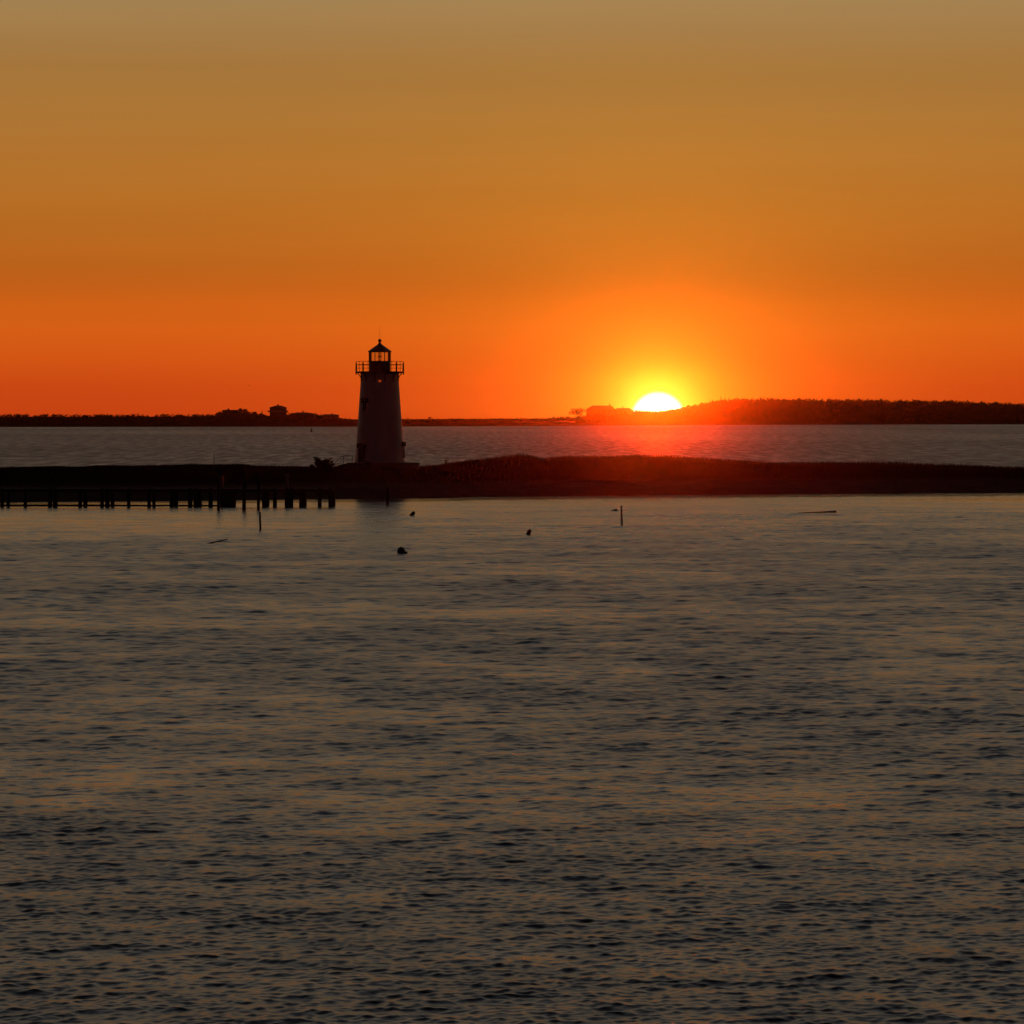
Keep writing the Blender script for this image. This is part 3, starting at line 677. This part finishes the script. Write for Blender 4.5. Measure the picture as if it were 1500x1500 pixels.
# two birds far off
for px, y, D_, a, lab in ((364.5, 564.8, 1250, .3, 'tiny dark bird in the orange sky above left, higher one'), (337.8, 572, 1500, -.4, 'tiny dark bird in the orange sky at far left, lower one')):
    p = P(px, y, D_)
    b = MB().tube([(-.28, 0, 0), (-.1, 0, .02), (.12, 0, .02), (.24, 0, .03), (.3, 0, .02)], [.01, .06, .065, .04, .01], 8)
    for sgn in (-1, 1):
        b.add([(-.08, sgn * .04, .03), (.1, sgn * .04, .03), (.08, sgn * .3, .14), (-.06, sgn * .3, .13), (-.1, sgn * .6, .08), (-.08, sgn * .04, .045), (.1, sgn * .04, .045), (.08, sgn * .3, .155), (-.06, sgn * .3, .145)],
              [(0, 1, 2, 3), (3, 2, 4), (5, 6, 7, 8), (8, 7, 4)])
    o = b.build('bird', M['bird']); o.location = p; o.rotation_euler = (.1, 0, a); tag(o, lab, 'bird')

# ------------------------------------------------------------------ air
SUN_AZ = math.atan2(964 - 750, F)      # to the right of straight ahead
SUN_EL = R(.36)
m, nt, out = new_mat('haze_air'); pv = N(nt, 'ShaderNodeVolumePrincipled')
pv.inputs['Color'].default_value = (.95, .93, .9, 1); pv.inputs['Density'].default_value = 1.1e-5; pv.inputs['Anisotropy'].default_value = .984
nt.links.new(pv.outputs[0], out.inputs['Volume'])
hz = MB().box((0, 1760, 22), (2700, 3900, 48)).build('haze', m); hz['kind'] = 'stuff'

# ------------------------------------------------------------------ sun and sky
sl = bpy.data.lights.new('sun', 'SUN'); sl.energy = .5; sl.angle = R(.53); sl.color = (1.0, .045, .001)
so = bpy.data.objects.new('sun', sl); col.objects.link(so)
sd = Vector((math.sin(SUN_AZ) * math.cos(SUN_EL), math.cos(SUN_AZ) * math.cos(SUN_EL), math.sin(SUN_EL)))
so.rotation_euler = sd.to_track_quat('Z', 'Y').to_euler(); so.location = (0, 0, 60)

wd_ = bpy.data.worlds.new('World'); sc.world = wd_; wd_.use_nodes = True
nt = wd_.node_tree; nt.nodes.clear(); L = nt.links.new
wo = N(nt, 'ShaderNodeOutputWorld')
def math_(op, a, b=None, clamp=False):
    n_ = N(nt, 'ShaderNodeMath', operation=op); n_.use_clamp = clamp
    for i, v_ in enumerate((a, b)):
        if v_ is None: continue
        if isinstance(v_, (int, float)): n_.inputs[i].default_value = v_
        else: L(v_, n_.inputs[i])
    return n_.outputs[0]
tc = N(nt, 'ShaderNodeTexCoord'); nv = N(nt, 'ShaderNodeVectorMath', operation='NORMALIZE'); L(tc.outputs['Generated'], nv.inputs[0])
sx = N(nt, 'ShaderNodeSeparateXYZ'); L(nv.outputs[0], sx.inputs[0])
el = math_('MULTIPLY', math_('ARCSINE', sx.outputs['Z']), 180 / math.pi)
fac = math_('SQRT', math_('MAXIMUM', math_('DIVIDE', el, 90.0), 0.0))
def ramp(stops):
    cr = N(nt, 'ShaderNodeValToRGB'); e = cr.color_ramp.elements
    while len(e) > 1: e.remove(e[-1])
    for i, (d, c) in enumerate(stops):
        p_ = math.sqrt(d / 90); x_ = e[0] if i == 0 else e.new(p_); x_.position = p_; x_.color = (*c, 1)
    L(fac, cr.inputs['Fac']); return cr.outputs[0]
front = ramp([(0, (.54, .049, .006)), (.5, (.58, .062, .006)), (1.0, (.64, .090, .007)), (1.5, (.66, .114, .008)), (1.85, (.61, .115, .008)), (2.15, (.52, .109, .009)), (2.5, (.48, .118, .011)), (3.5, (.46, .150, .018)), (4.7, (.41, .170, .030)), (5.8, (.36, .175, .043)),
              (8, (.34, .245, .115)), (12, (.30, .245, .172)), (20, (.20, .19, .18)), (32, (.084, .09, .108)), (50, (.026, .03, .043)), (90, (.003, .003, .005))])
back = ramp([(0, (.010, .0028, .0042)), (6, (.011, .003, .005)), (15, (.010, .0032, .0055)), (35, (.007, .003, .005)), (90, (.003, .003, .005))])
dt = N(nt, 'ShaderNodeVectorMath', operation='DOT_PRODUCT'); L(nv.outputs[0], dt.inputs[0]); dt.inputs[1].default_value = (math.sin(SUN_AZ), math.cos(SUN_AZ), 0)
mr = N(nt, 'ShaderNodeMapRange', interpolation_type='SMOOTHSTEP'); mr.inputs['From Min'].default_value = .25; mr.inputs['From Max'].default_value = .97
L(dt.outputs['Value'], mr.inputs['Value'])
def vm(op, a, b=None, sc_=None):
    n_ = N(nt, 'ShaderNodeVectorMath', operation=op); L(a, n_.inputs[0])
    if b is not None:
        if isinstance(b, tuple): n_.inputs[1].default_value = b
        else: L(b, n_.inputs[1])
    if sc_ is not None: L(sc_, n_.inputs['Scale'])
    return n_.outputs[0]
mx = N(nt, 'ShaderNodeMix', data_type='RGBA'); L(mr.outputs[0], mx.inputs['Factor']); L(back, mx.inputs[6]); L(front, mx.inputs[7])
# angular distance to the sun's centre, degrees (the disc sets behind the far ridge)
ec = R((YH - 614) / F * 57.2958)
sc_dir = (math.sin(SUN_AZ) * math.cos(ec), math.cos(SUN_AZ) * math.cos(ec), math.sin(ec))
cr_ = N(nt, 'ShaderNodeVectorMath', operation='CROSS_PRODUCT'); L(nv.outputs[0], cr_.inputs[0]); cr_.inputs[1].default_value = sc_dir
ln = N(nt, 'ShaderNodeVectorMath', operation='LENGTH'); L(cr_.outputs[0], ln.inputs[0])
pos = math_('GREATER_THAN', dt.outputs['Value'], 0.0)
th = math_('MULTIPLY', math_('ARCSINE', math_('MINIMUM', ln.outputs['Value'], 1.0)), 180 / math.pi)
# faint level layers of thicker air
mpl = N(nt, 'ShaderNodeMapping'); mpl.inputs['Scale'].default_value = (3, 3, 55); L(nv.outputs[0], mpl.inputs['Vector'])
nol = N(nt, 'ShaderNodeTexNoise'); nol.inputs['Scale'].default_value = 1.6; nol.inputs['Detail'].default_value = 4; L(mpl.outputs[0], nol.inputs['Vector'])
mrl = N(nt, 'ShaderNodeMapRange'); mrl.inputs['From Min'].default_value = .25; mrl.inputs['From Max'].default_value = .75; mrl.inputs['To Min'].default_value = .965; mrl.inputs['To Max'].default_value = 1.035; L(nol.outputs['Fac'], mrl.inputs['Value'])
total = vm('SCALE', mx.outputs[2], sc_=mrl.outputs[0])
def glow(colr, width, power):
    global total
    e_ = math_('MULTIPLY', math_('EXPONENT', math_('MULTIPLY', math_('POWER', math_('DIVIDE', th, width), power), -1.0)), pos)
    n_ = N(nt, 'ShaderNodeVectorMath', operation='SCALE'); n_.inputs[0].default_value = colr; L(e_, n_.inputs['Scale'])
    total = vm('ADD', total, n_.outputs[0])
GLOWS = [((.36, .175, .008), 2.1, 1.05), ((.18, .23, .013), 1.15, 1.7), ((.6, .62, .09), .56, 2.4)]
for g_ in GLOWS: glow(*g_)
mr2 = N(nt, 'ShaderNodeMapRange', interpolation_type='SMOOTHSTEP'); mr2.inputs['From Min'].default_value = .49; mr2.inputs['From Max'].default_value = .40
mr2.inputs['To Min'].default_value = 0; mr2.inputs['To Max'].default_value = 1
L(th, mr2.inputs['Value'])
n_ = N(nt, 'ShaderNodeVectorMath', operation='SCALE'); n_.inputs[0].default_value = (1.2, 1.0, 1.1); L(math_('MULTIPLY', mr2.outputs[0], pos), n_.inputs['Scale'])
total = vm('ADD', total, n_.outputs[0])
bg1 = N(nt, 'ShaderNodeBackground'); L(total, bg1.inputs['Color']); bg1.inputs['Strength'].default_value = 1.0
sk = N(nt, 'ShaderNodeTexSky', sky_type='NISHITA'); sk.sun_disc = False; sk.sun_elevation = SUN_EL; sk.sun_rotation = SUN_AZ
sk.air_density = 1.2; sk.dust_density = 3.0
bg2 = N(nt, 'ShaderNodeBackground'); L(sk.outputs[0], bg2.inputs['Color']); bg2.inputs['Strength'].default_value = .004
ash = N(nt, 'ShaderNodeAddShader'); L(bg1.outputs[0], ash.inputs[0]); L(bg2.outputs[0], ash.inputs[1]); L(ash.outputs[0], wo.inputs['Surface'])

# ------------------------------------------------------------------ camera
cam = bpy.data.cameras.new('camera'); co = bpy.data.objects.new('camera', cam); col.objects.link(co); sc.camera = co
co.location = (0, 0, H); co.rotation_euler = (R(90), 0, 0)
cam.sensor_width = 36; cam.lens = 36 * F / 1500; cam.shift_y = -(750 - YH) / 1500
cam.clip_start = .5; cam.clip_end = 20000
sc.view_settings.view_transform = 'Standard'; sc.view_settings.look = 'None'; sc.view_settings.exposure = 0; sc.view_settings.gamma = 1
sc.cycles.use_denoising = True; sc.cycles.denoising_prefilter = 'NONE'
sc.cycles.max_bounces = 6; sc.cycles.transparent_max_bounces = 12
